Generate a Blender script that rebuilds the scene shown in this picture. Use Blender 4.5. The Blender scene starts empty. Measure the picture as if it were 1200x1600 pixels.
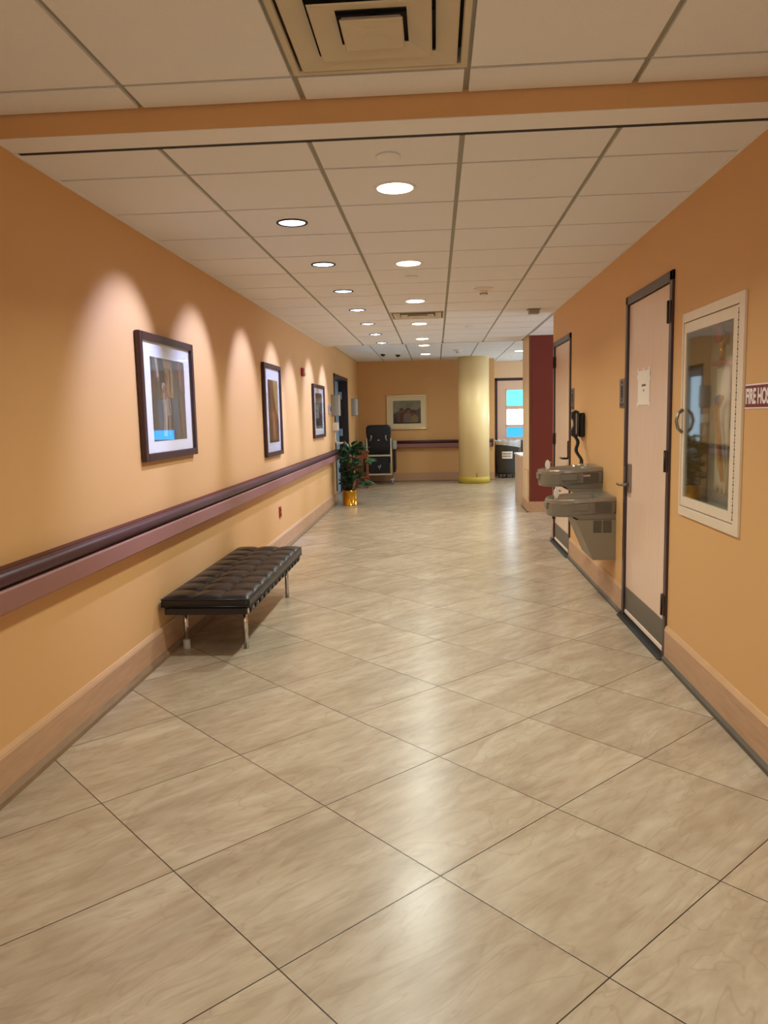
import bpy, bmesh, math, random
from mathutils import Vector, Matrix
random.seed(7)
C = bpy.context.scene.collection
scene = bpy.context.scene
PI = math.pi

# ------------------------------------------------------------------ camera
PITCH, YAW, ROLL, CAM_H, FPX = -0.12379, -0.0690, -0.0226, 1.4478, 1207.2
f = Vector((math.sin(YAW)*math.cos(PITCH), math.cos(YAW)*math.cos(PITCH), math.sin(PITCH)))
r = Vector((math.cos(YAW), -math.sin(YAW), 0)); u = r.cross(f)
r2 = math.cos(ROLL)*r + math.sin(ROLL)*u; u2 = -math.sin(ROLL)*r + math.cos(ROLL)*u
cd = bpy.data.cameras.new('camera'); cam = bpy.data.objects.new('camera', cd); C.objects.link(cam)
cd.sensor_fit = 'HORIZONTAL'; cd.sensor_width = 36.0; cd.lens = FPX/1200*36.0; cd.clip_start = .05; cd.clip_end = 200
M3 = Matrix((r2, u2, -f)).transposed()
cam.matrix_world = Matrix.Translation((0, 0, CAM_H)) @ M3.to_4x4()
scene.camera = cam

# ------------------------------------------------------------------ world, exposure, lights
vs = scene.view_settings
vs.view_transform = 'Standard'; vs.look = 'None'; vs.gamma = 1; vs.use_curve_mapping = False
vs.exposure = 0.0
w = bpy.data.worlds.new('world'); scene.world = w; w.use_nodes = True
w.node_tree.nodes['Background'].inputs[0].default_value = (1.0, .85, .68, 1)
w.node_tree.nodes['Background'].inputs[1].default_value = 0.12
try:
    scene.cycles.max_bounces = 8; scene.cycles.diffuse_bounces = 5; scene.cycles.glossy_bounces = 4
    scene.cycles.caustics_reflective = False; scene.cycles.caustics_refractive = False
    scene.cycles.sample_clamp_indirect = 6
except Exception: pass

YB_LIGHT = -3.93
LW, RW = -1.697, 1.318
H, H1, H2 = 2.539, 2.625, 2.625
WARM = (.89, .98, .90); COOL = (.84, .98, 1.75); DAY = (.74, .87, 1.0)
P_DOWN, P_SPOT, P_FG, P_DAY, P_SIDE = 21, 105, 18, 115, 60
DOWN_Y = [3.885, 5.757, 7.63, 9.50, 11.37]
DOWN_Y2 = [13.42, 15.32]
SPOT_Y = [4.47+1.22*k for k in range(7)]
SPOT_AIM = [(4.22, 1.62), (5.45, 1.62), (6.86, 1.62), (8.10, 1.62), (9.0, 1.35), (10.47, 1.62), (11.75, 1.62)]

def lamp(name, typ, loc, energy, color, aim=None, **kw):
    d = bpy.data.lights.new(name, typ); d.energy = energy; d.color = color
    for k, v in kw.items(): setattr(d, k, v)
    o = bpy.data.objects.new(name, d); C.objects.link(o); o.location = loc
    if aim is not None:
        o.rotation_euler = (Vector(aim)-Vector(loc)).to_track_quat('-Z', 'Y').to_euler()
    return o
for y in DOWN_Y: lamp('downlight_lamp', 'AREA', (-.18, y, H-.014), P_DOWN, WARM, shape='DISK', size=.15, spread=2.5)
for y in DOWN_Y2: lamp('downlight_lamp', 'AREA', (-.18, y, H2-.014), P_DOWN*.32, WARM, shape='DISK', size=.15, spread=2.5)
for y, a in zip(SPOT_Y, SPOT_AIM):
    lamp('spot_lamp', 'SPOT', (-.79, y, H-.02), P_SPOT, COOL, aim=(LW, a[0], a[1]), spot_size=math.radians(60), spot_blend=.7, shadow_soft_size=.03)
lamp('downlight_lamp', 'AREA', (1.62, 15.19, H2-.014), 16, WARM, shape='DISK', size=.15, spread=2.5)
# lamps in the part of the hall behind the viewer
for x, y, e in [(.0, 1.75, P_FG), (.0, -.6, P_FG*1.3), (.0, -2.6, P_FG)]:
    lamp('downlight_lamp', 'AREA', (x, y, H1-.014), e, WARM, shape='DISK', size=.15, spread=2.6)
lamp('spot_lamp', 'SPOT', (1.0, 2.15, H1-.02), 26, WARM, aim=(1.02, 2.62, 0), spot_size=math.radians(58), spot_blend=.9, shadow_soft_size=.04)
# daylight through the lobby window and the side corridor window
lamp('window_daylight', 'AREA', (4.42, 15.6, 1.5), P_DAY, DAY, aim=(0, 15.6, -.4), shape='RECTANGLE', size=2.8, size_y=1.7)
lamp('window_daylight', 'AREA', (.45, YB_LIGHT, 1.45), 26, DAY, aim=(.45, 0, 1.45), shape='RECTANGLE', size=1.4, size_y=1.3)  # added cool fill from the back end, to lift blue in the ceiling
lamp('window_daylight', 'AREA', (4.42, 10.1, 1.5), P_SIDE, DAY, aim=(0, 10.1, 1.4), shape='RECTANGLE', size=1.6, size_y=1.4)

# ------------------------------------------------------------------ materials
def lin(c):
    c = c/255.0
    return c/12.92 if c <= .04045 else ((c+.055)/1.055)**2.4
def L3(c): return (lin(c[0]), lin(c[1]), lin(c[2]), 1)
MATS = {}
def mat(name, rgb, rough=.5, metal=0, var=.0, scale=12, bump=0, bscale=None, stretch=(1, 1, 1), emit=None, es=1, coat=0):
    if name in MATS: return MATS[name]
    m = bpy.data.materials.new(name); m.use_nodes = True; nt = m.node_tree; N = nt.nodes; K = nt.links
    b = N['Principled BSDF']; b.inputs['Roughness'].default_value = rough; b.inputs['Metallic'].default_value = metal
    b.inputs['Base Color'].default_value = L3(rgb)
    if coat: b.inputs['Coat Weight'].default_value = coat; b.inputs['Coat Roughness'].default_value = .1
    tc = N.new('ShaderNodeTexCoord'); mp = N.new('ShaderNodeMapping'); mp.inputs['Scale'].default_value = stretch
    K.new(tc.outputs['Object'], mp.inputs['Vector'])
    nz = N.new('ShaderNodeTexNoise'); nz.inputs['Scale'].default_value = scale; nz.inputs['Detail'].default_value = 4
    K.new(mp.outputs[0], nz.inputs['Vector'])
    mx = N.new('ShaderNodeMix'); mx.data_type = 'RGBA'
    a = L3(rgb); v = max(var, .02)
    mx.inputs['A'].default_value = tuple(x*(1-v) for x in a[:3])+(1,)
    mx.inputs['B'].default_value = tuple(min(1, x*(1+v)) for x in a[:3])+(1,)
    K.new(nz.outputs['Fac'], mx.inputs['Factor']); K.new(mx.outputs['Result'], b.inputs['Base Color'])
    if bump:
        n2 = N.new('ShaderNodeTexNoise'); n2.inputs['Scale'].default_value = bscale or scale*8; n2.inputs['Detail'].default_value = 3
        K.new(mp.outputs[0], n2.inputs['Vector'])
        bp = N.new('ShaderNodeBump'); bp.inputs['Strength'].default_value = bump; bp.inputs['Distance'].default_value = .004
        K.new(n2.outputs['Fac'], bp.inputs['Height']); K.new(bp.outputs[0], b.inputs['Normal'])
    if emit:
        b.inputs['Emission Color'].default_value = L3(emit); b.inputs['Emission Strength'].default_value = es
    MATS[name] = m; return m

def floor_mat():
    m = bpy.data.materials.new('diagonal_stone_tile'); m.use_nodes = True; nt = m.node_tree; N = nt.nodes; K = nt.links
    b = N['Principled BSDF']
    def nd(t, **kw):
        n = N.new(t)
        for k, v in kw.items(): setattr(n, k, v)
        return n
    def math_(op, a, bb=None, c=None):
        n = nd('ShaderNodeMath', operation=op)
        for i, x in enumerate((a, bb, c)):
            if x is None: continue
            if isinstance(x, (int, float)): n.inputs[i].default_value = x
            else: K.new(x, n.inputs[i])
        return n.outputs[0]
    T = .6096; X0, Y0 = -.0051, 2.288
    tc = nd('ShaderNodeTexCoord'); sp = nd('ShaderNodeSeparateXYZ'); K.new(tc.outputs['Object'], sp.inputs[0])
    x = math_('SUBTRACT', sp.outputs[0], X0); y = math_('SUBTRACT', sp.outputs[1], Y0)
    s = .70710678
    a = math_('MULTIPLY', math_('ADD', x, y), s); c = math_('MULTIPLY', math_('SUBTRACT', y, x), s)
    ia = math_('FLOOR', math_('DIVIDE', a, T)); ic = math_('FLOOR', math_('DIVIDE', c, T))
    fa = math_('SUBTRACT', math_('DIVIDE', a, T), ia); fc = math_('SUBTRACT', math_('DIVIDE', c, T), ic)
    def edge(q): return math_('MULTIPLY', math_('MINIMUM', q, math_('SUBTRACT', 1.0, q)), T)
    e = math_('MINIMUM', edge(fa), edge(fc))
    g = nd('ShaderNodeMapRange'); g.inputs[1].default_value = .0012; g.inputs[2].default_value = .0026; K.new(e, g.inputs[0])   # 0 grout .. 1 tile
    cid = nd('ShaderNodeCombineXYZ'); K.new(ia, cid.inputs[0]); K.new(ic, cid.inputs[1])
    wn = nd('ShaderNodeTexWhiteNoise'); K.new(cid.outputs[0], wn.inputs['Vector'])
    # veins run along the (a) axis; each tile is cut from another place of the stone
    v = nd('ShaderNodeCombineXYZ'); K.new(math_('MULTIPLY', a, .85), v.inputs[0]); K.new(math_('MULTIPLY', c, 2.9), v.inputs[1])
    off = nd('ShaderNodeVectorMath', operation='MULTIPLY_ADD'); K.new(wn.outputs['Color'], off.inputs[0]); off.inputs[1].default_value = (30, 30, 0); K.new(v.outputs[0], off.inputs[2])
    big = nd('ShaderNodeTexNoise'); big.inputs['Scale'].default_value = 1.6; big.inputs['Detail'].default_value = 5; big.inputs['Distortion'].default_value = .7
    K.new(off.outputs[0], big.inputs['Vector'])
    fine = nd('ShaderNodeTexNoise'); fine.inputs['Scale'].default_value = 6.5; fine.inputs['Detail'].default_value = 9; fine.inputs['Roughness'].default_value = .6; fine.inputs['Distortion'].default_value = .45
    K.new(off.outputs[0], fine.inputs['Vector'])
    # thin wandering veins: ridges of a distorted noise
    vn = nd('ShaderNodeTexNoise'); vn.inputs['Scale'].default_value = 1.5; vn.inputs['Detail'].default_value = 3; vn.inputs['Distortion'].default_value = 1.6
    K.new(off.outputs[0], vn.inputs['Vector'])
    ridge = math_('ABSOLUTE', math_('SUBTRACT', math_('FRACT', math_('MULTIPLY', vn.outputs['Fac'], 7.0)), .5))
    rr = nd('ShaderNodeMapRange'); rr.inputs[1].default_value = .0; rr.inputs[2].default_value = .12; rr.inputs[3].default_value = 1; rr.inputs[4].default_value = 0; K.new(ridge, rr.inputs[0])
    cr = nd('ShaderNodeValToRGB'); K.new(big.outputs['Fac'], cr.inputs[0])
    cr.color_ramp.elements[0].position = .30; cr.color_ramp.elements[0].color = L3((158, 137, 112))
    cr.color_ramp.elements[1].position = .70; cr.color_ramp.elements[1].color = L3((202, 186, 163))
    el = cr.color_ramp.elements.new(.5); el.color = L3((184, 163, 137))
    cf = nd('ShaderNodeValToRGB'); K.new(fine.outputs['Fac'], cf.inputs[0])
    cf.color_ramp.elements[0].position = .28; cf.color_ramp.elements[0].color = L3((152, 131, 109))
    cf.color_ramp.elements[1].position = .74; cf.color_ramp.elements[1].color = L3((202, 187, 165))
    mx = nd('ShaderNodeMix', data_type='RGBA'); mx.inputs['Factor'].default_value = .5; K.new(cr.outputs[0], mx.inputs['A']); K.new(cf.outputs[0], mx.inputs['B'])
    mv = nd('ShaderNodeMix', data_type='RGBA'); K.new(math_('MULTIPLY', rr.outputs[0], .24), mv.inputs['Factor']); K.new(mx.outputs['Result'], mv.inputs['A']); mv.inputs['B'].default_value = L3((136, 112, 88))
    hs = nd('ShaderNodeHueSaturation'); K.new(mv.outputs['Result'], hs.inputs['Color']); K.new(math_('MULTIPLY_ADD', wn.outputs['Value'], .12, .94), hs.inputs['Value'])
    mg = nd('ShaderNodeMix', data_type='RGBA'); K.new(g.outputs[0], mg.inputs['Factor']); mg.inputs['A'].default_value = L3((48, 36, 28)); K.new(hs.outputs[0], mg.inputs['B'])
    K.new(mg.outputs['Result'], b.inputs['Base Color'])
    K.new(math_('MULTIPLY_ADD', fine.outputs['Fac'], .06, .23), b.inputs['Roughness'])
    hh = math_('ADD', math_('MULTIPLY', g.outputs[0], 1.0), math_('MULTIPLY', fine.outputs['Fac'], .02))
    bp = nd('ShaderNodeBump'); bp.inputs['Strength'].default_value = .35; bp.inputs['Distance'].default_value = .0015; K.new(hh, bp.inputs['Height']); K.new(bp.outputs[0], b.inputs['Normal'])
    return m
def glass_mat(name, tint, refl=1.5, rough=.02):
    m = bpy.data.materials.new(name); m.use_nodes = True; nt = m.node_tree; N = nt.nodes; K = nt.links
    N.remove(N['Principled BSDF'])
    fr = N.new('ShaderNodeFresnel')
    ge = N.new('ShaderNodeNewGeometry'); io = N.new('ShaderNodeMix'); K.new(ge.outputs['Backfacing'], io.inputs['Factor'])   # same strength from both faces of the sheet
    io.inputs['A'].default_value = refl; io.inputs['B'].default_value = 1/refl; K.new(io.outputs['Result'], fr.inputs[0])
    t = N.new('ShaderNodeBsdfTransparent'); t.inputs[0].default_value = tint
    g = N.new('ShaderNodeBsdfGlossy'); g.inputs['Roughness'].default_value = rough
    mx = N.new('ShaderNodeMixShader'); K.new(fr.outputs[0], mx.inputs[0]); K.new(t.outputs[0], mx.inputs[1]); K.new(g.outputs[0], mx.inputs[2])
    K.new(mx.outputs[0], N['Material Output'].inputs[0]); return m

m_floor = floor_mat()
m_wall = mat('orange_wall_paint', (216, 168, 110), .55, var=.03, scale=1.2, bump=.12, bscale=260)
m_cream = mat('cream_wall_paint', (232, 200, 160), .55, var=.03, scale=1.5, bump=.1, bscale=260)
m_red = mat('oxblood_wall_paint', (112, 40, 28), .5, var=.04, scale=2, bump=.1, bscale=200)
m_redtrim = mat('brown_red_corner_paint', (112, 58, 36), .5)
m_column = mat('yellow_column_paint', (255, 224, 164), .38, var=.04, scale=3, stretch=(1, 1, .1), bump=.08, bscale=200)
m_yellow = mat('yellow_base_band', (196, 172, 62), .5)
m_tile = mat('mineral_ceiling_tile', (240, 243, 248), .9, var=.05, scale=160, bump=.5, bscale=420)
m_grid = mat('ceiling_grid_metal', (158, 153, 138), .5)
m_trim = mat('ceiling_trim_white', (238, 240, 242), .6)
m_base = mat('wood_baseboard', (190, 150, 116), .42, var=.22, scale=7, stretch=(6, .8, 6), bump=.1)
m_baset = mat('wood_baseboard_lip', (206, 166, 126), .4, var=.1, scale=7)
m_shoe = mat('scuffed_shoe_strip', (140, 112, 82), .6, var=.3, scale=9, stretch=(4, 1, 4))
m_shoed = mat('dark_rubber_shoe_strip', (88, 78, 64), .6, var=.2, scale=9)
m_grip = mat('dark_maroon_vinyl', (74, 40, 48), .42, var=.02)
m_bump = mat('mauve_brown_vinyl', (146, 98, 90), .42, var=.05, scale=4)
m_gap = mat('deep_red_channel', (86, 24, 16), .6)
m_leather = mat('black_leather', (19, 16, 16), .32, var=.2, scale=14, bump=.25, bscale=160)
m_strap = mat('black_leather_strap', (30, 25, 24), .42, var=.1)
m_chrome = mat('chrome', (205, 200, 192), .16, metal=1)
m_steel = mat('brushed_steel', (150, 144, 134), .34, metal=1, var=.1, scale=30, stretch=(1, 1, .05))
m_rubber = mat('white_rubber_foot', (205, 196, 184), .6)
m_frame = mat('mahogany_frame', (54, 23, 21), .36, var=.25, scale=14, stretch=(1, 1, .15))
m_mat = mat('white_mat_board', (236, 236, 238), .8, bump=.05)
m_creammat = mat('cream_mat_board', (236, 222, 188), .8)
m_gold = mat('champagne_metal_frame', (216, 186, 130), .28, metal=1)
m_pglass = glass_mat('picture_glass', (1, 1, 1, 1), 1.33, .015)
m_cglass = glass_mat('cabinet_glass', (.86, .89, .87, 1), 1.9, .03)
m_dframe = mat('dark_bronze_door_frame', (62, 42, 42), .34, var=.05)
m_djamb = mat('near_black_maroon_frame', (40, 16, 20), .5)
m_door = mat('birch_door_laminate', (232, 200, 176), .26, var=.10, scale=10, stretch=(8, 8, .35), bump=.12, bscale=22)
m_dooredge = mat('pale_door_edge', (238, 218, 204), .4)
m_kick = mat('grey_kick_plate', (112, 106, 94), .4, metal=.5, var=.05)
m_hinge = mat('bronze_hinge', (58, 46, 38), .36, metal=.7)
m_enamel = mat('white_enamel', (226, 208, 184), .3, var=.05)
m_cabin = mat('cabinet_inside_grey', (176, 170, 156), .6)
m_hose = mat('canvas_fire_hose', (226, 218, 200), .85, var=.1, scale=40, bump=.2)
m_brass = mat('brass', (226, 168, 62), .16, metal=1, var=.05)
m_fount = mat('olive_grey_metal', (128, 120, 106), .34, metal=.3, var=.05, scale=6)
m_fountl = mat('olive_grey_panel', (142, 132, 112), .42, metal=.15, var=.04, scale=6)
m_basin = mat('stainless_basin', (158, 148, 134), .26, metal=.6, var=.08)
m_slot_shade = mat('dark_slot', (34, 30, 26), .7)
m_black = mat('black_plastic', (16, 16, 17), .32)
m_grey = mat('grey_plastic', (150, 148, 144), .4)
m_white = mat('white_plastic', (236, 230, 220), .45)
m_alarm = mat('red_plastic', (158, 26, 26), .4)
m_paper = mat('white_paper', (240, 228, 214), .8)
m_ink = mat('black_ink', (44, 38, 36), .7)
m_maroon = mat('maroon_sign', (120, 34, 48), .45)
m_signw = mat('white_sign_letter', (242, 232, 228), .5)
m_navy = mat('navy_vinyl', (10, 14, 22), .45, var=.1, scale=8, bump=.1)
m_bone = mat('bone_painted_steel', (206, 196, 176), .4)
m_soil = mat('potting_soil', (52, 38, 28), .95, var=.3, scale=60, bump=.5)
m_leaf = mat('dark_green_leaf', (52, 98, 62), .36, var=.45, scale=9, coat=.2)
m_stem = mat('green_stem', (74, 66, 40), .6)
m_bin = mat('grey_bin_plastic', (84, 86, 84), .5, var=.05)
m_bag = mat('white_bag_plastic', (196, 196, 192), .35, var=.1, scale=10, bump=.2)
m_blue = mat('dark_blue_plastic', (20, 40, 84), .45)
m_wood = mat('reddish_wood', (142, 70, 36), .4, var=.2, scale=10, stretch=(4, 4, .6))
m_counter = mat('pinkish_laminate', (214, 180, 156), .45, var=.04)
m_top = mat('white_counter_top', (238, 232, 226), .35)
m_lightw = mat('lit_lamp_lens', (255, 244, 220), .5, emit=(255, 240, 208), es=14)
m_lights = mat('lit_spot_lens', (220, 235, 255), .4, emit=(226, 238, 255), es=3.5)
m_lightb = mat('lit_spot_bulb', (255, 255, 255), .4, emit=(255, 255, 255), es=30)
m_pane = mat('lit_window_pane', (200, 235, 255), .2, emit=(188, 226, 255), es=1.1)
m_panec = mat('lit_pane_teal', (90, 220, 235), .2, emit=(96, 226, 236), es=1.6)
m_panew = mat('lit_pane_white', (250, 250, 255), .2, emit=(240, 246, 255), es=8)
m_paneb = mat('lit_pane_blue', (60, 160, 235), .2, emit=(50, 150, 240), es=1.4)
m_leaf3 = mat('pale_blue_grey_door', (150, 172, 190), .3, var=.1)
m_dark = mat('dark_void', (20, 18, 18), .9)

# ------------------------------------------------------------------ mesh builder
class MB:
    def __init__(s): s.bm = bmesh.new(); s.mats = []
    def mi(s, m):
        if m not in s.mats: s.mats.append(m)
        return s.mats.index(m)
    def box(s, x0, x1, y0, y1, z0, z1, m, bev=0, seg=2):
        if x0 > x1: x0, x1 = x1, x0
        if y0 > y1: y0, y1 = y1, y0
        if z0 > z1: z0, z1 = z1, z0
        V = [s.bm.verts.new(p) for p in [(x0, y0, z0), (x1, y0, z0), (x1, y1, z0), (x0, y1, z0), (x0, y0, z1), (x1, y0, z1), (x1, y1, z1), (x0, y1, z1)]]
        F = [s.bm.faces.new([V[i] for i in q]) for q in [(3, 2, 1, 0), (4, 5, 6, 7), (0, 1, 5, 4), (1, 2, 6, 5), (2, 3, 7, 6), (3, 0, 4, 7)]]
        i = s.mi(m)
        for a in F: a.material_index = i
        if bev:
            E = list({e for a in F for e in a.edges})
            rr = bmesh.ops.bevel(s.bm, geom=E, offset=bev, segments=seg, affect='EDGES', profile=.5)
            for a in rr['faces']: a.material_index = i; a.smooth = False
        return s
    def prism(s, pts, axis, a, b, m, smooth=False, cap=True):
        """pts 2D outline in the plane normal to axis ('x': (y,z), 'y': (x,z), 'z': (x,y))"""
        def P(p, t): return {'x': (t, p[0], p[1]), 'y': (p[0], t, p[1]), 'z': (p[0], p[1], t)}[axis]
        A = [s.bm.verts.new(P(p, a)) for p in pts]; B = [s.bm.verts.new(P(p, b)) for p in pts]
        i = s.mi(m); n = len(pts); F = []
        for k in range(n):
            q = s.bm.faces.new([A[k], A[(k+1) % n], B[(k+1) % n], B[k]]); q.smooth = smooth; F.append(q)
        if cap: F.append(s.bm.faces.new(A[::-1])); F.append(s.bm.faces.new(B))
        for q in F: q.material_index = i
        bmesh.ops.recalc_face_normals(s.bm, faces=F)
        return s
    def loft(s, rings, m, smooth=True, capa=True, capb=True, closed=True):
        R = [[s.bm.verts.new(p) for p in ring] for ring in rings]; i = s.mi(m); F = []
        n = len(rings[0])
        for a, b in zip(R, R[1:]):
            for k in range(n if closed else n-1):
                q = s.bm.faces.new([a[k], a[(k+1) % n], b[(k+1) % n], b[k]]); q.smooth = smooth; F.append(q)
        if capa: F.append(s.bm.faces.new(R[0][::-1]))
        if capb: F.append(s.bm.faces.new(R[-1]))
        for q in F: q.material_index = i
        bmesh.ops.recalc_face_normals(s.bm, faces=F)
        return s
    def lathe(s, c, prof, m, axis='z', n=28, smooth=True):
        rings = []
        for rad, h in prof:
            ring = []
            for k in range(n):
                t = 2*PI*k/n; a, b = rad*math.cos(t), rad*math.sin(t)
                ring.append({'z': (c[0]+a, c[1]+b, c[2]+h), 'x': (c[0]+h, c[1]+a, c[2]+b), 'y': (c[0]+a, c[1]+h, c[2]+b)}[axis])
            rings.append(ring)
        return s.loft(rings, m, smooth)
    def tube(s, pts, rad, m, n=10):
        pts = [Vector(p) for p in pts]; rings = []; up = None
        for k, p in enumerate(pts):
            t = (pts[min(k+1, len(pts)-1)]-pts[max(k-1, 0)]).normalized()
            if up is None: up = Vector((0, 0, 1)) if abs(t.z) < .9 else Vector((1, 0, 0))
            a = t.cross(up).normalized(); b = a.cross(t).normalized(); up = b
            rr = rad[k] if isinstance(rad, (list, tuple)) else rad
            rings.append([tuple(p+rr*(math.cos(2*PI*j/n)*a+math.sin(2*PI*j/n)*b)) for j in range(n)])
        return s.loft(rings, m)
    def poly(s, pts, m):
        q = s.bm.faces.new([s.bm.verts.new(p) for p in pts]); q.material_index = s.mi(m); return s
    def build(s, name, parent=None):
        off = Vector((0, 0, 0)); q = parent
        while q is not None: off += q.location; q = q.parent
        for v in s.bm.verts: v.co -= off
        me = bpy.data.meshes.new(name); s.bm.to_mesh(me); s.bm.free()
        for m in s.mats: me.materials.append(m)
        o = bpy.data.objects.new(name, me); C.objects.link(o)
        if parent is not None: o.parent = parent
        return o
def tag(o, label=None, cat=None, group=None, kind=None):
    if label: o['label'] = label
    if cat: o['category'] = cat
    if group: o['group'] = group
    if kind: o['kind'] = kind
    return o
def empty(name, loc, label, cat, group=None):
    o = bpy.data.objects.new(name, None); o.empty_display_size = .1; o.location = loc; C.objects.link(o)
    return tag(o, label, cat, group)
def struct(name, mb, parent=None):
    o = mb.build(name, parent)
    if parent is None: o['kind'] = 'structure'
    return o
def copy_tree(o, loc, label=None, group=None, parent=None):
    c = o.copy(); C.objects.link(c); c.parent = parent
    if parent is None: c.location = loc
    if label: c['label'] = label
    if group: c['group'] = group
    for ch in list(o.children): copy_tree(ch, None, parent=c)
    return c

# ------------------------------------------------------------------ setting: floor, walls
YB = -4.0; YF = 17.0; XE = 4.5
struct('floor', MB().box(LW-.4, XE, YB, 18.6, -.1, 0, m_floor))

def holed(axis, a, b, lo, hi, z1, holes, m):
    """wall slab between a and b on the axis, running lo..hi, up to z1, with rectangular holes (lo,hi,z0,z1)"""
    mb = MB(); us = sorted({lo, hi} | {h[0] for h in holes} | {h[1] for h in holes})
    for p, q in zip(us, us[1:]):
        c = (p+q)/2; hs = sorted((h[2], h[3]) for h in holes if h[0] < c < h[1]); z = 0
        for z0, z_ in hs+[(z1, z1)]:
            if z0 > z+1e-6:
                (mb.box(a, b, p, q, z, z0, m) if axis == 'x' else mb.box(p, q, a, b, z, z0, m))
            z = z_
    return mb
ZT = 2.8
D3 = (13.02, 14.98, 0, 2.15)
struct('wall_left', holed('x', LW-.16, LW, YB, YF, ZT, [D3], m_wall))
D1 = (4.48, 5.47, 0, 2.18); D2 = (7.73, 8.74, 0, 2.18); CAB = (3.495, 4.245, .93, 1.895)
struct('wall_right', holed('x', RW, RW+.14, YB, 8.87, ZT, [D1, D2, CAB], m_wall))
struct('wall_back', holed('y', YB-.1, YB, LW-.16, RW+.14, ZT, [(-.3, 1.2, .75, 2.1)], m_wall))
wo = MB()
for q in ((-.3, -.25, .75, 2.1), (1.15, 1.2, .75, 2.1), (.425, .475, .75, 2.1), (-.3, 1.2, .75, .8), (-.3, 1.2, 2.05, 2.1)): wo.box(q[0], q[1], YB-.08, YB+.02, q[2], q[3], m_white)
wo = struct('window_3', wo); struct('pane', MB().box(-.3, 1.2, YB-.06, YB-.05, .75, 2.1, m_pane), wo)  # made-up window out of view, goes with the added fill lamp
struct('wall_far', MB().box(LW-.16, 1.27, YF, YF+.15, 0, ZT, m_wall).box(1.12, 1.27, YF+.15, 18.2, 0, ZT, m_wall))
WB = (2.88, 3.44, .98, 1.24)
D4 = (1.39, 2.385, 0, 2.23)
struct('wall_lobby', holed('y', 18.2, 18.34, 1.12, XE, ZT, [D4, WB], m_cream))
WN = [(14.2, 17.0, .65, 2.35), (9.3, 10.9, .8, 2.2)]
struct('wall_east', holed('x', XE, XE+.14, 8.87, 18.34, ZT, WN, m_cream))
struct('wall_corridor', MB().box(RW+.14, XE, 8.73, 8.87, 0, ZT, m_wall))
# block with the dark red end face, then the low wall beyond it
wr = MB().box(1.345, XE, 11.36, 12.16, 0, ZT, m_cream)
struct('wall_divider', wr)
struct('wall_divider_face', MB().box(1.385, XE, 11.345, 11.36, .155, H, m_red).box(1.345, 1.385, 11.349, 11.36, .155, H, m_redtrim))
struct('baseboard_divider', MB().box(1.325, XE, 11.34, 11.36, 0, .155, m_base).box(1.325, 1.345, 11.36, 12.16, 0, .155, m_base).box(1.315, 1.345, 11.33, 12.16, 0, .012, m_shoed))
hw = struct('wall_low', MB().box(1.33, 1.46, 12.16, 13.2, 0, .76, m_counter))
struct('cap', MB().box(1.315, 1.60, 12.16, 13.22, .76, .785, m_top, .004), hw)
ap = MB(); ap.box(1.339, 1.345, 11.44, 11.86, .18, .60, m_cream).box(1.337, 1.345, 11.43, 11.44, .17, .61, m_base).box(1.337, 1.345, 11.86, 11.87, .17, .61, m_base).box(1.337, 1.345, 11.43, 11.87, .60, .61, m_base)
tag(ap.build('access_panel'), 'flush cream access panel low on the side of the dark red wall', 'panel')
# column
col = MB().lathe((.80, 16.46, 0), [(.322, .13), (.322, H2+.01)], m_column, n=64)
colo = struct('column', col)
struct('base_band', MB().lathe((.80, 16.46, 0), [(.330, 0), (.330, .13), (.322, .135)], m_yellow, n=64), colo)
struct('scuff', MB().box(.832, .842, 16.134, 16.14, .13, .22, m_ink), colo)

# windows beyond (lobby and side corridor): frame and bright pane
for k, (a, b, z0, z1) in enumerate(WN):
    fr = MB(); t = .05
    for q in ((a, a+t, z0, z1), (b-t, b, z0, z1), (a, b, z0, z0+t), (a, b, z1-t, z1), ((a+b)/2-.02, (a+b)/2+.02, z0, z1)):
        fr.box(XE-.02, XE+.1, q[0], q[1], q[2], q[3], m_white)
    wo = struct('window_%d' % (k+1), fr)
    struct('pane', MB().box(XE+.05, XE+.06, a, b, z0, z1, m_pane), wo)

fr = MB()
for q in ((WB[0], WB[0]+.02, WB[2], WB[3]), (WB[1]-.02, WB[1], WB[2], WB[3]), (WB[0], WB[1], WB[2], WB[2]+.02), (WB[0], WB[1], WB[3]-.02, WB[3])): fr.box(q[0], q[1], 18.18, 18.30, q[2], q[3], m_white)
wo = struct('window_4', fr)
struct('pane', MB().box(WB[0], WB[1], 18.25, 18.26, WB[2], WB[3], mat('lit_window_blue', (60, 160, 235), .2, emit=(50, 150, 240), es=7)), wo)

# ------------------------------------------------------------------ ceilings
TS = .6096; CX = [-1.0986+TS*k for k in range(-1, 10)]
def tiles(name, x0, x1, y0, y1, z, xs, ys, skip=()):
    """lay-in ceiling: grid metal slab above, each panel hanging a few mm below it"""
    mb = MB(); g = MB()
    xs = [x0]+[x for x in sorted(xs) if x0+.02 < x < x1-.02]+[x1]; ys = [y0]+[y for y in sorted(ys) if y0+.02 < y < y1-.02]+[y1]
    for i, (a, b) in enumerate(zip(xs, xs[1:])):
        for j, (c, d) in enumerate(zip(ys, ys[1:])):
            cx, cy = (a+b)/2, (c+d)/2
            if any(s[0] < cx < s[1] and s[2] < cy < s[3] for s in skip): continue
            jj = random.uniform(-.0015, .0015)
            mb.box(a+.011, b-.011, c+.0095+jj, d-.0095+jj, z-.001, z+.0109, m_tile)
    for a in xs: g.box(max(x0, a-.013), min(x1, a+.013), y0, y1, z+.011, z+.035, m_grid)
    for c in ys: g.box(x0, x1, max(y0, c-.013), min(y1, c+.013), z+.0112, z+.03, m_grid)
    o = struct(name, mb); struct('grid', g, o)
    return o
VD = (-.489, .1206, 8.439, 9.048)
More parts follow.
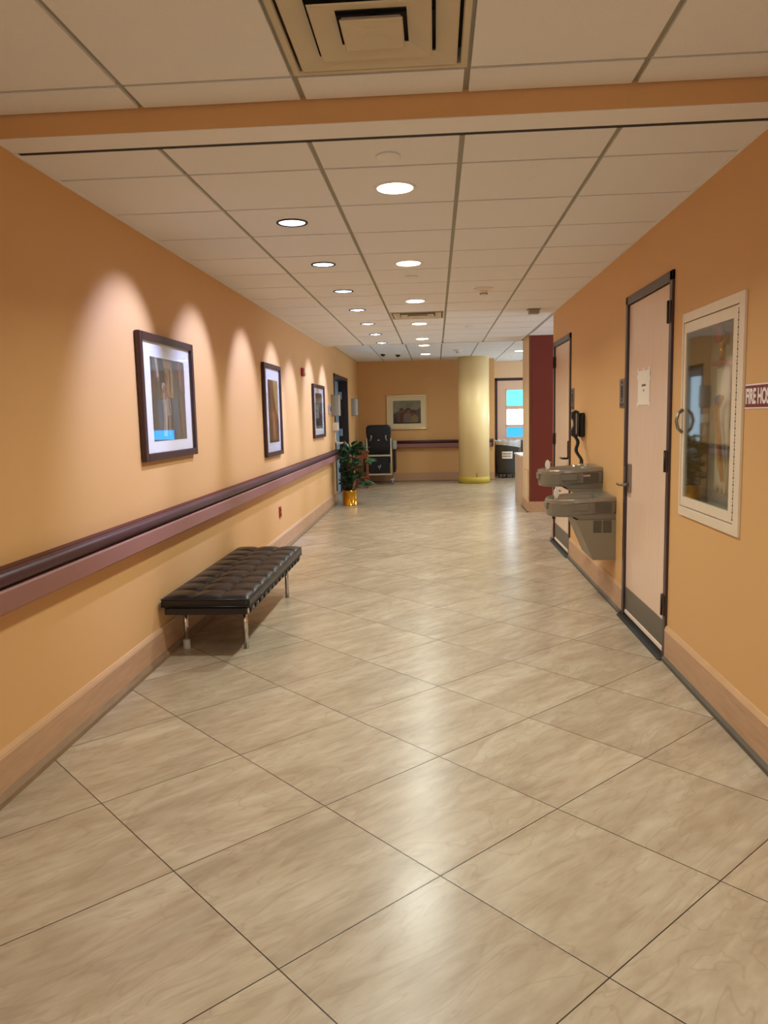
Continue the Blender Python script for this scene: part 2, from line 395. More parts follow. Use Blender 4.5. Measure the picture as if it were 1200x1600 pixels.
FD = (-.475, .126, 2.22, 2.83)
tiles('ceiling', LW, RW+.001, YB, 3.035, H1, [-1.095, -.475, .126, .735], [2.83-TS*k for k in range(12)], [FD])
rows = [3.562+TS*k for k in range(15)]
tiles('ceiling_low', LW, RW, 3.212, 12.10, H, CX, rows, [VD])
tiles('ceiling_side', RW+.001, XE, 8.87, 12.10, H, [CX[5]]+[CX[5]+TS*k for k in range(1, 8)], rows)
tiles('ceiling_lobby', LW, XE, 12.215, 18.2, H2, CX, [12.53+TS*k for k in range(10)])
# dropped edges: orange riser with white return strip, white strip at the far end
struct('trim_1', MB().box(LW, RW, 3.035, 3.05, H+.002, H1+.05, m_wall))
struct('trim_2', MB().box(LW, RW, 3.036, 3.19, H-.001, H+.002, m_trim).box(LW, RW, 3.19, 3.225, H+.0005, H+.004, m_slot_shade))  # dark strip past the white one paints the shadow line before the tiles
struct('trim_3', MB().box(LW, XE, 12.105, 12.21, H-.004, H+.0, m_trim).box(LW, XE, 12.19, 12.21, H, H2+.05, m_wall))
struct('trim_4', MB().box(LW, LW+.018, 3.19, 12.1, H-.005, H-.0015, m_trim).box(RW-.018, RW, 3.19, 8.87, H-.005, H-.0015, m_trim))
struct('ceiling_slab', MB().box(LW-.2, XE+.2, YB-.1, 18.4, ZT, ZT+.05, m_dark))

# ------------------------------------------------------------------ baseboards
def base(name, side, segs, hgt, shoe):
    mb = MB()
    for y0, y1 in segs:
        if side == 'L':
            X = LW
            mb.prism([(X, 0), (X+.016, 0), (X+.016, hgt-.02), (X+.006, hgt), (X, hgt)], 'y', y0, y1, m_base)
            mb.prism([(X+.016, hgt-.024), (X+.0175, hgt-.024), (X+.0065, hgt+.0005), (X+.0, hgt+.002), (X, hgt)], 'y', y0, y1, m_baset)
            mb.prism([(X+.016, 0), (X+.036, 0), (X+.034, .02), (X+.016, .042)], 'y', y0, y1, shoe)
        else:
            X = RW
            mb.prism([(X, 0), (X-.014, 0), (X-.014, hgt-.02), (X-.006, hgt), (X, hgt)], 'y', y0, y1, m_base)
            mb.prism([(X-.014, hgt-.024), (X-.0155, hgt-.024), (X-.0065, hgt+.0005), (X-.0, hgt+.002), (X, hgt)], 'y', y0, y1, m_baset)
            mb.prism([(X-.014, 0), (X-.03, 0), (X-.028, .018), (X-.014, .03)], 'y', y0, y1, shoe)
    return struct(name, mb)
base('baseboard_left', 'L', [(YB, 13.0), (15.0, YF)], .195, m_shoe)
base('baseboard_right', 'R', [(YB, 4.45), (5.50, 7.70), (8.76, 8.87)], .205, m_shoed)
struct('baseboard_far', MB().box(LW, 1.27, YF-.018, YF, 0, .19, m_base).box(LW, 1.27, YF-.03, YF, 0, .02, m_shoe))
struct('baseboard_lobby', MB().box(1.27, 1.38, 18.185, 18.2, 0, .15, m_base))

# ------------------------------------------------------------------ doors
def right_door(name, y0, y1, ztop, hinge_near, panel_grey):
    fw = .05
    fr = MB()
    for a, b, c, d in ((y0, y0+fw, 0, ztop), (y1-fw, y1, 0, ztop), (y0, y1, ztop-fw-.005, ztop)):
        fr.box(RW-.014, RW+.12, a, b, c, d, m_dframe, .003, 1)
    door = struct(name, fr)
    a, b = y0+fw+.004, y1-fw-.004
    leaf = MB().box(RW+.004, RW+.048, a, b, .035, ztop-fw-.01, m_door)
    t = .008
    for q in ((a, a+t, .035, ztop-fw-.01), (b-t, b, .035, ztop-fw-.01)): leaf.box(RW+.0025, RW+.03, q[0], q[1], q[2], q[3], m_dooredge)
    struct('leaf', leaf, door)
    struct('kick_plate', MB().box(RW+.0005, RW+.0035, a+.01, b-.01, .06, .215, m_kick), door)
    struct('door_sweep', MB().box(RW-.004, RW+.02, a, b, .03, .05, m_dooredge), door)
    struct('threshold', MB().prism([(RW-.05, 0), (RW-.03, .012), (RW+.05, .014), (RW+.12, 0)], 'y', y0, y1, m_slot_shade), door)
    hy = y0+fw if hinge_near else y1-fw
    s = 1 if hinge_near else -1
    for zc in (.32, 1.155, 1.985):
        h = MB(); h.lathe((RW-.018, hy, zc-.062), [(.009, 0), (.009, .124)], m_hinge, n=12)
        h.box(RW-.019, RW-.010, hy-s*.04, hy, zc-.06, zc+.06, m_hinge).box(RW-.014, RW+.003, hy, hy+s*.03, zc-.06, zc+.06, m_hinge)
        struct('hinge', h, door)
    return door
d1 = right_door('door_1', 4.450, 5.497, 2.208, True, True)
hd = MB().box(RW-.012, RW+.004, 5.34, 5.385, .89, 1.085, m_steel, .004)
ho = struct('door_handle', hd, d1)
struct('lever', MB().tube([(RW-.01, 5.362, .945), (RW-.05, 5.362, .945), (RW-.062, 5.375, .945), (RW-.064, 5.42, .943), (RW-.062, 5.47, .941)], [.012, .011, .011, .0105, .008], m_steel), ho)
struct('strike_plate', MB().box(RW-.018, RW-.012, 5.448, 5.475, .96, 1.06, m_steel), d1)
d2 = right_door('door_2', 7.700, 8.765, 2.205, False, True)
ho = struct('door_handle', MB().box(RW-.012, RW+.004, 7.80, 7.845, .98, 1.16, m_hinge, .004), d2)
struct('lever', MB().tube([(RW-.01, 7.822, .985), (RW-.05, 7.822, .985), (RW-.06, 7.84, .985), (RW-.06, 7.95, .985)], .011, m_hinge), ho)

# door_3 : dark framed opening on the left wall, pale leaf set back
fr = MB(); a, b = 13.0, 15.0
for q in ((a, a+.06, 0, 2.175), (b-.06, b, 0, 2.175), (a, b, 2.115, 2.175)): fr.box(LW-.21, LW+.014, q[0], q[1], q[2], q[3], m_djamb, .003, 1)
d3 = struct('door_3', fr)
struct('leaf', MB().box(LW-.21, LW-.165, 13.06, 14.94, .02, 2.115, m_leaf3), d3)
struct('glazing', MB().box(LW-.165, LW-.16, 13.2, 14.1, .9, 2.0, m_pane), d3)
for zc in (.75, 1.15, 1.85): struct('hinge', MB().box(LW-.16, LW-.10, 14.86, 14.94, zc-.07, zc+.07, m_leaf3), d3)
struct('lever', MB().tube([(LW-.165, 13.5, .98), (LW-.02, 13.5, .98), (LW+.0, 13.5, .98), (LW+.0, 13.9, .98)], .015, m_white), d3)
# door_4 : lobby door with three lights
fr = MB(); a, b, zt = 1.375, 2.40, 2.25
for q in ((a, a+.055, 0, zt), (b-.055, b, 0, zt), (a, b, zt-.055, zt)): fr.box(q[0], q[1], 18.185, 18.33, q[2], q[3], m_dframe, .003, 1)
d4 = struct('door_4', fr)
lites = [(1.60, 1.985, m_panec), (1.165, 1.545, m_panew), (.885, 1.13, m_paneb)]
lf = MB(); lx0, lx1 = 1.63, 2.15
lf.box(1.432, lx0, 18.21, 18.25, .02, 2.19, m_door).box(lx1, 2.343, 18.21, 18.25, .02, 2.19, m_door)
zz = [.02]+[v for l in reversed(lites) for v in (l[0], l[1])]+[2.19]
for k in range(0, len(zz), 2): lf.box(lx0, lx1, 18.21, 18.25, zz[k], zz[k+1], m_door)
struct('leaf', lf, d4)
for z0, z1, m in lites:
    fo = MB(); t = .016
    for q in ((lx0, lx0+t, z0, z1), (lx1-t, lx1, z0, z1), (lx0, lx1, z0, z0+t), (lx0, lx1, z1-t, z1)): fo.box(q[0], q[1], 18.203, 18.215, q[2], q[3], m_white)
    fo = struct('pane_frame', fo, d4); struct('pane', MB().box(lx0, lx1, 18.225, 18.235, z0, z1, m), fo)

# ------------------------------------------------------------------ handrails
def rail_profile(o):
    """(offset from wall, z) outlines: grip, channel, bumper board"""
    k = 14; grip = []
    for j in range(k):
        t = 2*PI*j/k; grip.append((o(.066+.026*math.cos(t)), .872+.030*math.sin(t)))
    chan = [(o(0), .90), (o(.045), .90), (o(.055), .85), (o(.055), .825), (o(0), .825)]
    board = [(o(0), .74), (o(.075), .74), (o(.083), .748), (o(.083), .824), (o(.077), .832), (o(0), .832)]
    return grip, chan, board
def handrail(axis, wall, sgn, y0, y1, loc, label, caps):
    g, c, b = rail_profile(lambda t: wall+sgn*t)
    root = empty('handrail', loc, label, 'handrail')
    gm = MB().prism(g, axis, y0, y1, m_grip, smooth=True); gm.build('grip', root)
    MB().prism(c, axis, y0+.01, y1-.01, m_gap).build('channel', root)
    MB().prism(b, axis, y0, y1, m_bump).build('bumper_board', root)
    for e in caps:
        t0, t1 = (e-.02, e+.02)
        mb = MB(); pts = [(wall+sgn*q[0], q[1]) for q in ((0, .735), (.086, .735), (.088, .84), (.094, .875), (.07, .905), (0, .905))]
        mb.prism(pts, axis, t0, t1, m_grip).build('end_cap', root)
    return root
handrail('y', LW, 1, YB+.1, 12.9, (LW, 5, .74), 'long maroon handrail with mauve bumper board along the left wall', [12.9])
handrail('x', YF, -1, LW+.02, 1.22, (0, YF, .74), 'maroon handrail across the far wall behind the high-backed chair', [1.22])

# ------------------------------------------------------------------ pictures
def art(polys, org, ux, vx, nrm, W, Hh, bgm):
    """flat print: org is its top-left corner, ux right, vx down; each shape a hair in front of the last"""
    mb = MB(); org = Vector(org); ux = Vector(ux); vx = Vector(vx); nrm = Vector(nrm)
    def P(uu, vv, k): return tuple(org+ux*uu*W+vx*vv*Hh+nrm*(.0003*k))
    mb.poly([P(0, 0, 0), P(0, 1, 0), P(1, 1, 0), P(1, 0, 0)], bgm)
    for k, (pts, m) in enumerate(polys): mb.poly([P(x, y, k+1) for x, y in pts], m)
    return mb
def ell(cx, cy, rx, ry, n=14): return [(cx+rx*math.cos(2*PI*k/n), cy+ry*math.sin(2*PI*k/n)) for k in range(n)]
INKF = .7
def ink(name, c, **kw): return mat('print_'+name, tuple(q*INKF for q in c), .6, var=kw.get('var', .25), scale=kw.get('scale', 22))
def framed(label, y0, y1, z0, z1, fwid, mats_, prn, polys, bg, depth=.035):
    """picture on the left wall"""
    root = empty('framed_picture', (LW, (y0+y1)/2, z0), label, 'picture', 'framed pictures on the left wall')
    fr = MB(); X0, X1 = LW+.004, LW+depth
    for a, b, c, d in ((y0, y0+fwid, z0, z1), (y1-fwid, y1, z0, z1), (y0+fwid, y1-fwid, z0, z0+fwid), (y0+fwid, y1-fwid, z1-fwid, z1)):
        fr.box(X0, X1, a, b, c, d, m_frame, .004)
    fr.build('frame', root)
    MB().box(X0, LW+.014, y0+fwid*.8, y1-fwid*.8, z0+fwid*.8, z1-fwid*.8, m_mat).build('mat', root)
    a, b, c, d = prn
    art(polys, (LW+.0146, a, d), (0, 1, 0), (0, 0, -1), (1, 0, 0), b-a, d-c, bg).build('print', root)
    MB().box(LW+.024, LW+.026, y0+fwid*.9, y1-fwid*.9, z0+fwid*.9, z1-fwid*.9, m_pglass).build('glass', root)
    return root
K1 = ink('olive_dark', (66, 58, 48)); K2 = ink('dusty_pink', (150, 110, 98)); K3 = ink('ochre', (206, 160, 88)); K4 = ink('brick', (128, 74, 52)); K5 = ink('deep_red', (104, 28, 24))
K6 = ink('cream_cloth', (222, 206, 184)); K7 = ink('skin', (176, 108, 76)); K8 = ink('blue_chair', (44, 84, 116)); K9 = ink('pale_skirt', (204, 184, 170)); K10 = ink('brown_shadow', (40, 30, 26))
p1 = [([(.04, 0), (.20, 0), (.24, .25), (.2, .3), (.1, .2)], K2), ([(0, .18), (.06, .2), (.10, .38), (0, .42)], K5), ([(.24, .0), (.44, 0), (.42, .22), (.30, .3)], K10),
      ([(.34, .0), (.60, .02), (.63, .2), (.62, .47), (.44, .47), (.40, .2)], K3), ([(.70, .02), (1, .05), (1, .40), (.84, .36), (.74, .2)], K4), ([(.12, .50), (.27, .50), (.27, .86), (.16, .86)], K8),
      ([(.56, .48), (.74, .48), (.76, .90), (.62, .92), (.56, .7)], K8), (ell(.33, .34, .055, .05), K6), (ell(.42, .24, .04, .07), K7), ([(.28, .37), (.40, .37), (.47, .46), (.40, .52), (.24, .48)], K7),
      ([(.27, .50), (.39, .50), (.40, .70), (.37, .95), (.27, .94), (.29, .7)], K6), ([(.39, .47), (.49, .49), (.54, .68), (.41, .70)], K9), ([(.42, .70), (.50, .70), (.48, .95), (.42, .94)], K2), ([(.80, .5), (.88, .45), (.9, .9), (.83, .92)], K4), ([(.10, .0), (.16, .0), (.20, .22), (.15, .24)], K6), ([(.78, .0), (.86, .0), (.88, .3), (.80, .34)], K2), ([(.50, .52), (.56, .52), (.60, .95), (.53, .95)], K10), ([(0, .46), (.12, .44), (.11, .9), (0, .95)], K10), (ell(.33, .36, .03, .035), K7), ([(.30, .42), (.33, .42), (.335, .60), (.29, .60)], K6), ([(.52, .10), (.56, .10), (.57, .40), (.53, .40)], K9), ([(.30, .52), (.32, .52), (.33, .92), (.30, .92)], K9), ([(.43, .50), (.45, .50), (.49, .67), (.47, .67)], K2)]
framed('dark framed picture of a child in white trousers, nearest on left wall', 4.352, 5.325, 1.213, 1.962, .045, None, (4.545, 5.16, 1.325, 1.83), p1, K1)
B1 = ink('burnt_orange', (176, 96, 34)); B2 = ink('straw_yellow', (226, 196, 104)); B3 = ink('umber', (84, 54, 36)); B4 = ink('glow', (214, 138, 74)); B5 = ink('near_black', (26, 20, 18))
p2 = [([(0, 0), (.18, 0), (.3, .45), (.1, .6), (0, .6)], B3), ([(.5, .0), (1, 0), (1, .62), (.82, .52), (.62, .3)], B2), ([(.4, .12), (.56, .28), (.64, .5), (.56, .52), (.44, .3)], B3),
      ([(.35, .5), (.55, .55), (.66, .95), (.4, .95)], B4), ([(0, .62), (.3, .6), (.36, .98), (0, .98)], B3), ([(.75, .6), (1, .64), (1, .96), (.8, .96)], B3), ([(0, .965), (1, .965), (1, 1), (0, 1)], B5)]
framed('narrow-looking dark framed orange and yellow print, middle of left wall', 7.565, 8.385, 1.062, 1.998, .045, None, (7.78, 8.26, 1.20, 1.84), p2, B1)
G1 = ink('olive_grey', (98, 90, 70)); G2 = ink('cream_robe', (214, 200, 168)); G3 = ink('dark_olive', (40, 36, 30)); G4 = ink('rust', (118, 74, 44))
p3 = [([(0, 0), (1, 0), (1, .12), (0, .14)], G3), (ell(.30, .45, .2, .2), G2), ([(.1, .5), (.52, .45), (.5, .7), (.1, .72)], G2), ([(.55, .2), (.68, .2), (.8, .9), (.5, .9)], G4), (ell(.62, .3, .09, .1), G2),
      ([(0, .72), (.5, .7), (.52, .92), (0, .92)], G3), ([(0, .92), (1, .92), (1, 1), (0, 1)], B5)]
framed('dark framed olive print of robed figures, farthest on left wall', 10.64, 11.70, 1.156, 1.910, .045, None, (10.87, 11.50, 1.29, 1.79), p3, G1)
# picture on the far wall
INKF = .9
root = empty('framed_picture', (-.63, YF, 1.145), 'wide cream-matted photo of three children on the far wall above the chair', 'picture')
X0, X1, Z0, Z1 = -1.065, -.195, 1.145, 1.885; Yp = YF-.03; fr = MB()
for a, b, c, d in ((X0, X0+.014, Z0, Z1), (X1-.014, X1, Z0, Z1), (X0, X1, Z0, Z0+.02), (X0, X1, Z1-.02, Z1)): fr.box(a, b, Yp, YF-.002, c, d, m_gold, .003)
fr.build('frame', root)
MB().box(X0+.012, X1-.012, YF-.014, YF-.003, Z0+.018, Z1-.018, m_creammat).build('mat', root)
S1 = ink('plaster_green_grey', (140, 142, 122), var=.5, scale=14); S2 = ink('grey_mauve', (86, 76, 74), var=.4, scale=30); S3 = ink('hair_black', (26, 20, 20)); S4 = ink('child_skin', (132, 84, 62)); S5 = ink('shirt_maroon', (86, 52, 46), var=.5, scale=50); S6 = ink('stripe_shirt', (128, 112, 104), var=.9, scale=90); S7 = ink('tan_shirt', (146, 124, 84), var=.5, scale=50)
p4 = [([(0, .55), (.15, .48), (.5, .35), (.85, .42), (1, .30), (1, 1), (0, 1)], S2), ([(.02, .62), (.12, .52), (.2, .9), (.04, 1), (0, 1)], S3), ([(.14, .62), (.24, .52), (.36, .54), (.42, .66), (.40, .98), (.16, .98)], S5),
      ([(.36, .64), (.46, .54), (.60, .56), (.70, .70), (.66, .98), (.36, .96)], S6), ([(.66, .72), (.74, .62), (.84, .62), (.90, .78), (.88, .98), (.66, .98)], S7), (ell(.305, .42, .075, .10), S3), (ell(.31, .46, .052, .085), S4), (ell(.55, .42, .085, .10), S3),
      (ell(.555, .47, .058, .09), S4), (ell(.74, .54, .07, .10), S3), (ell(.74, .58, .045, .07), S4), ([(0, .95), (1, .95), (1, 1), (0, 1)], S3)]
art(p4, (-.925, YF-.0145, 1.765), (1, 0, 0), (0, 0, -1), (0, -1, 0), .605, .495, S1).build('print', root)
MB().box(X0+.012, X1-.012, YF-.024, YF-.022, Z0+.018, Z1-.018, m_pglass).build('glass', root)

# ------------------------------------------------------------------ wall-mounted small things
root = empty('fire_alarm', (LW, 9.9, 1.97), 'small red fire alarm device high on the left wall between framed pictures', 'alarm')
MB().box(LW, LW+.03, 9.84, 9.96, 1.97, 2.075, m_alarm, .006).build('housing', root)
MB().lathe((LW+.03, 9.90, 1.99), [(.02, 0), (.018, .018), (.008, .026)], m_white, axis='x', n=14).build('strobe', root)
root = empty('wall_outlet', (LW, 8.2, .385), 'small red power outlet low on the left wall beyond the bench', 'outlet')
MB().box(LW, LW+.012, 8.155, 8.245, .38, .50, m_alarm, .003).build('plate', root)
for z in (.415, .465): MB().box(LW+.012, LW+.017, 8.185, 8.215, z-.014, z+.014, m_slot_shade, .002).build('socket', root)

def curved(y, z0, z1, w_, d, name, label, mm):
    root = empty(name, (LW, y, z0), label, 'wall light', None)
    pts = [(LW, y-w_/2)] + [(LW+d*math.sin(PI*k/12), y-w_/2*math.cos(PI*k/12)) for k in range(1, 12)] + [(LW, y+w_/2)]
    MB().prism(pts, 'z', z0, z1, mm, smooth=False).build('shade', root)
    MB().box(LW, LW+d+.006, y-.008, y+.008, z0-.01, z1+.01, m_steel).build('centre_strip', root)
    return root
curved(12.72, 1.47, 1.80, .20, .14, 'wall_sconce', 'curved grey metal wall sconce before the dark doorway on the left', m_grey)
curved(15.75, 1.47, 1.80, .20, .13, 'wall_sconce', 'curved pale metal wall sconce past the doorway, beside the far corner', m_grey)
root = empty('wall_switch', (LW, 12.35, 1.5), 'small dark-faced wall switch box left of the first sconce', 'switch')
MB().box(LW, LW+.03, 12.25, 12.40, 1.50, 1.64, m_grey, .004).build('plate', root); MB().box(LW+.03, LW+.036, 12.28, 12.37, 1.53, 1.61, m_black, .003).build('button', root)
root = empty('sanitizer_dispenser', (LW, 12.7, 1.15), 'white hand sanitizer dispenser with drip arm below the first sconce', 'dispenser')
MB().box(LW, LW+.10, 12.66, 12.78, 1.22, 1.36, m_white, .012).build('body', root)
MB().tube([(LW+.04, 12.72, 1.22), (LW+.04, 12.72, 1.06), (LW+.05, 12.72, 1.035), (LW+.08, 12.72, 1.02), (LW+.17, 12.72, 1.02)], .013, m_white).build('drip_arm', root)

def door_plate(y, label):
    root = empty('door_sign', (RW, y, 1.466), label, 'sign')
    MB().box(RW-.008, RW, y-.07, y+.07, 1.466, 1.668, m_steel, .002).build('plate', root)
    sy = MB(); sy.box(RW-.0095, RW-.008, y-.018, y+.018, 1.635, 1.65, m_ink).box(RW-.0095, RW-.008, y-.022, y+.022, 1.535, 1.62, m_ink).box(RW-.0095, RW-.008, y-.012, y+.012, 1.51, 1.528, m_ink).box(RW-.0095, RW-.008, y-.05, y+.05, 1.478, 1.498, m_black)
    sy.build('symbol', root)
door_plate(5.60, 'steel sign plate with black symbol beside the nearest pale door')
door_plate(7.59, 'steel sign plate with black symbol above the black wall phone')
root = empty('paper_notice', (RW, 5.05, 1.476), 'white paper notice taped to the nearest pale door', 'notice')
xp = RW+.0022
MB().box(xp-.0006, xp, 4.925, 5.205, 1.480, 1.697, m_paper).build('sheet', root)
for y_, z_ in ((4.93, 1.70), (5.065, 1.698), (5.20, 1.70), (5.205, 1.482), (4.925, 1.482), (4.925, 1.64), (5.205, 1.66)): MB().box(xp-.0010, xp-.0004, y_-.016, y_+.016, z_-.014, z_+.014, m_signw).build('tape', root)
tx = MB()
for k in range(7): tx.box(xp-.0011, xp-.0006, 5.015+k*.014, 5.025+k*.014, 1.597, 1.609+.003*(k % 2), m_ink)
for k in range(2): tx.box(xp-.0011, xp-.0006, 5.05+k*.014, 5.06+k*.014, 1.565, 1.578, m_ink)
tx.build('text', root)

# sign: fire hose
root = empty('wall_sign', (RW, 3.25, 1.443), 'maroon FIRE HOSE sign on the right wall beside the white cabinet', 'sign')
MB().box(RW-.004, RW, 3.126, 3.416, 1.443, 1.545, m_signw, .001).build('border', root)
MB().box(RW-.005, RW-.0035, 3.131, 3.411, 1.449, 1.539, m_maroon).build('plate', root)
tcu = bpy.data.curves.new('lettering', 'FONT'); tcu.body = 'FIRE HOSE'; tcu.size = .082; tcu.extrude = .0004; tcu.offset = .0028
tob = bpy.data.objects.new('lettering_src', tcu); C.objects.link(tob)
bpy.context.view_layer.update()
me = bpy.data.meshes.new_from_object(tob.evaluated_get(bpy.context.evaluated_depsgraph_get())); bpy.data.objects.remove(tob)
me.materials.clear(); me.materials.append(m_signw)
xs = [v.co.x for v in me.vertices]; ys = [v.co.y for v in me.vertices]; wx = max(xs)-min(xs); hy = max(ys)-min(ys)
for v in me.vertices:   # text x runs towards the viewer (-Y), facing -X
    x, y, z = v.co; v.co = (RW-.0056-z-RW, 3.402-(x-min(xs))/wx*.262-3.25, 1.462+(y-min(ys))/hy*.066-1.443)
me.flip_normals()
lo = bpy.data.objects.new('lettering', me); C.objects.link(lo); lo.parent = root

# ------------------------------------------------------------------ fire hose cabinet
root = empty('fire_hose_cabinet', (RW, 3.85, .885), 'white fire hose cabinet with glass door set into the right wall', 'cabinet')
y0, y1, z0, z1 = 3.430, 4.262, .884, 1.942
def ring(mb, x0, x1, A, Bq, m, bev=.002):
    (a, b, c, d), (e, f_, g, h) = A, Bq
    mb.box(x0, x1, a, e, c, d, m, bev).box(x0, x1, f_, b, c, d, m, bev).box(x0, x1, e, f_, c, g, m, bev).box(x0, x1, e, f_, h, d, m, bev)
    return mb
ring(MB(), RW-.012, RW, (y0, y1, z0, z1), (3.492, 4.243, .932, 1.895), m_enamel).build('outer_frame', root)
dr = ring(MB(), RW-.009, RW+.012, (3.496, 4.239, .936, 1.891), (3.558, 4.205, .985, 1.838), m_enamel).build('door', root)
MB().box(RW-.002, RW+.002, 3.556, 4.207, .983, 1.840, m_cglass).build('glass', dr)
MB().tube([(RW-.012, 4.222, 1.325), (RW-.035, 4.222, 1.345), (RW-.045, 4.222, 1.385), (RW-.035, 4.222, 1.425), (RW-.012, 4.222, 1.445)], [.009, .008, .009, .008, .009], m_steel).build('handle', dr)
hg = MB()
for k in range(60): hg.lathe((RW-.011, 3.4945, .95+k*.0155), [(.003, 0), (.003, .012)], m_steel if k % 2 else m_slot_shade, n=6)
hg.build('hinge', dr)
bx = MB(); D = .13
bx.box(RW+D, RW+D+.01, 3.492, 4.248, .93, 1.895, m_cabin).box(RW+.012, RW+D, 3.485, 3.492, .93, 1.895, m_cabin).box(RW+.012, RW+D, 4.248, 4.255, .93, 1.895, m_cabin).box(RW+.012, RW+D, 3.485, 4.255, .922, .93, m_cabin).box(RW+.012, RW+D, 3.485, 4.255, 1.895, 1.902, m_cabin)
bx.build('box', root)
hs = MB()
for k in range(8):
    yy = 3.80+k*.019; zb = 1.04+.01*(k % 3)
    hs.tube([(RW+.07, yy, 1.66), (RW+.07, yy, 1.35), (RW+.068, yy, zb+.03), (RW+.07, yy+.006, zb), (RW+.072, yy+.012, zb+.03), (RW+.07, yy+.012, 1.35), (RW+.07, yy+.012, 1.64)], .0075, m_hose, n=8)
hs.build('folded_hose', root)
MB().box(RW+.04, RW+.1, 3.78, 3.97, 1.655, 1.675, m_alarm, .003).build('hose_rack', root)
v = MB().lathe((RW+.07, 3.90, 1.78), [(.028, -.03), (.03, 0), (.028, .03)], m_brass, n=18); v.tube([(RW+.07, 3.90, 1.76), (RW+.07, 3.90, 1.67)], .014, m_brass)
v.build('valve', root)
MB().lathe((RW+.02, 3.84, 1.80), [(.045, 0), (.05, .008), (.045, .016)], m_alarm, axis='x', n=20).build('valve_wheel', root)
MB().tube([(RW+.03, 3.80, 1.50), (RW+.035, 3.86, 1.44), (RW+.04, 3.80, 1.18), (RW+.04, 3.77, 1.10)], [.018, .014, .013, .010], m_brass).build('nozzle', root)

# ------------------------------------------------------------------ wall phone with cord
root = empty('wall_phone', (RW, 7.05, 1.22), 'black corded wall phone above the drinking fountains', 'phone')
MB().box(RW-.05, RW, 6.98, 7.17, 1.22, 1.435, m_black, .014, 3).build('base', root)
hp = [(RW-.055, 1.235), (RW-.085, 1.215), (RW-.118, 1.235), (RW-.122, 1.285), (RW-.100, 1.33), (RW-.100, 1.36), (RW-.122, 1.40), (RW-.116, 1.445), (RW-.085, 1.46), (RW-.055, 1.445), (RW-.062, 1.40), (RW-.06, 1.28)]
MB().prism(hp, 'y', 6.955, 7.02, m_black, smooth=False).build('handset', root)
MB().box(RW-.088, RW-.074, 6.951, 6.956, 1.25, 1.43, m_grey, .002).build('keypad', root)
MB().tube([(RW-.045, 7.1, 1.43), (RW-.052, 7.1, 1.452), (RW-.064, 7.1, 1.43)], .005, m_chrome).build('hook', root)
pts = []
for k in range(360):
    t = k/359; zc = 1.225-.215*t; ang = k*.55
    cx = RW-.085-.03*t+.014*math.sin(t*9); cy = 6.98-.42*t
    pts.append((cx+.013*math.cos(ang), cy+.013*math.sin(ang), zc))
MB().tube(pts, .0042, m_black, n=6).build('coiled_cord', root)
MB().tube([(RW-.03, 7.0, 1.22), (RW-.012, 6.95, 1.15), (RW-.01, 6.7, .98)], .002, m_grey, n=6).build('line_cord', root)

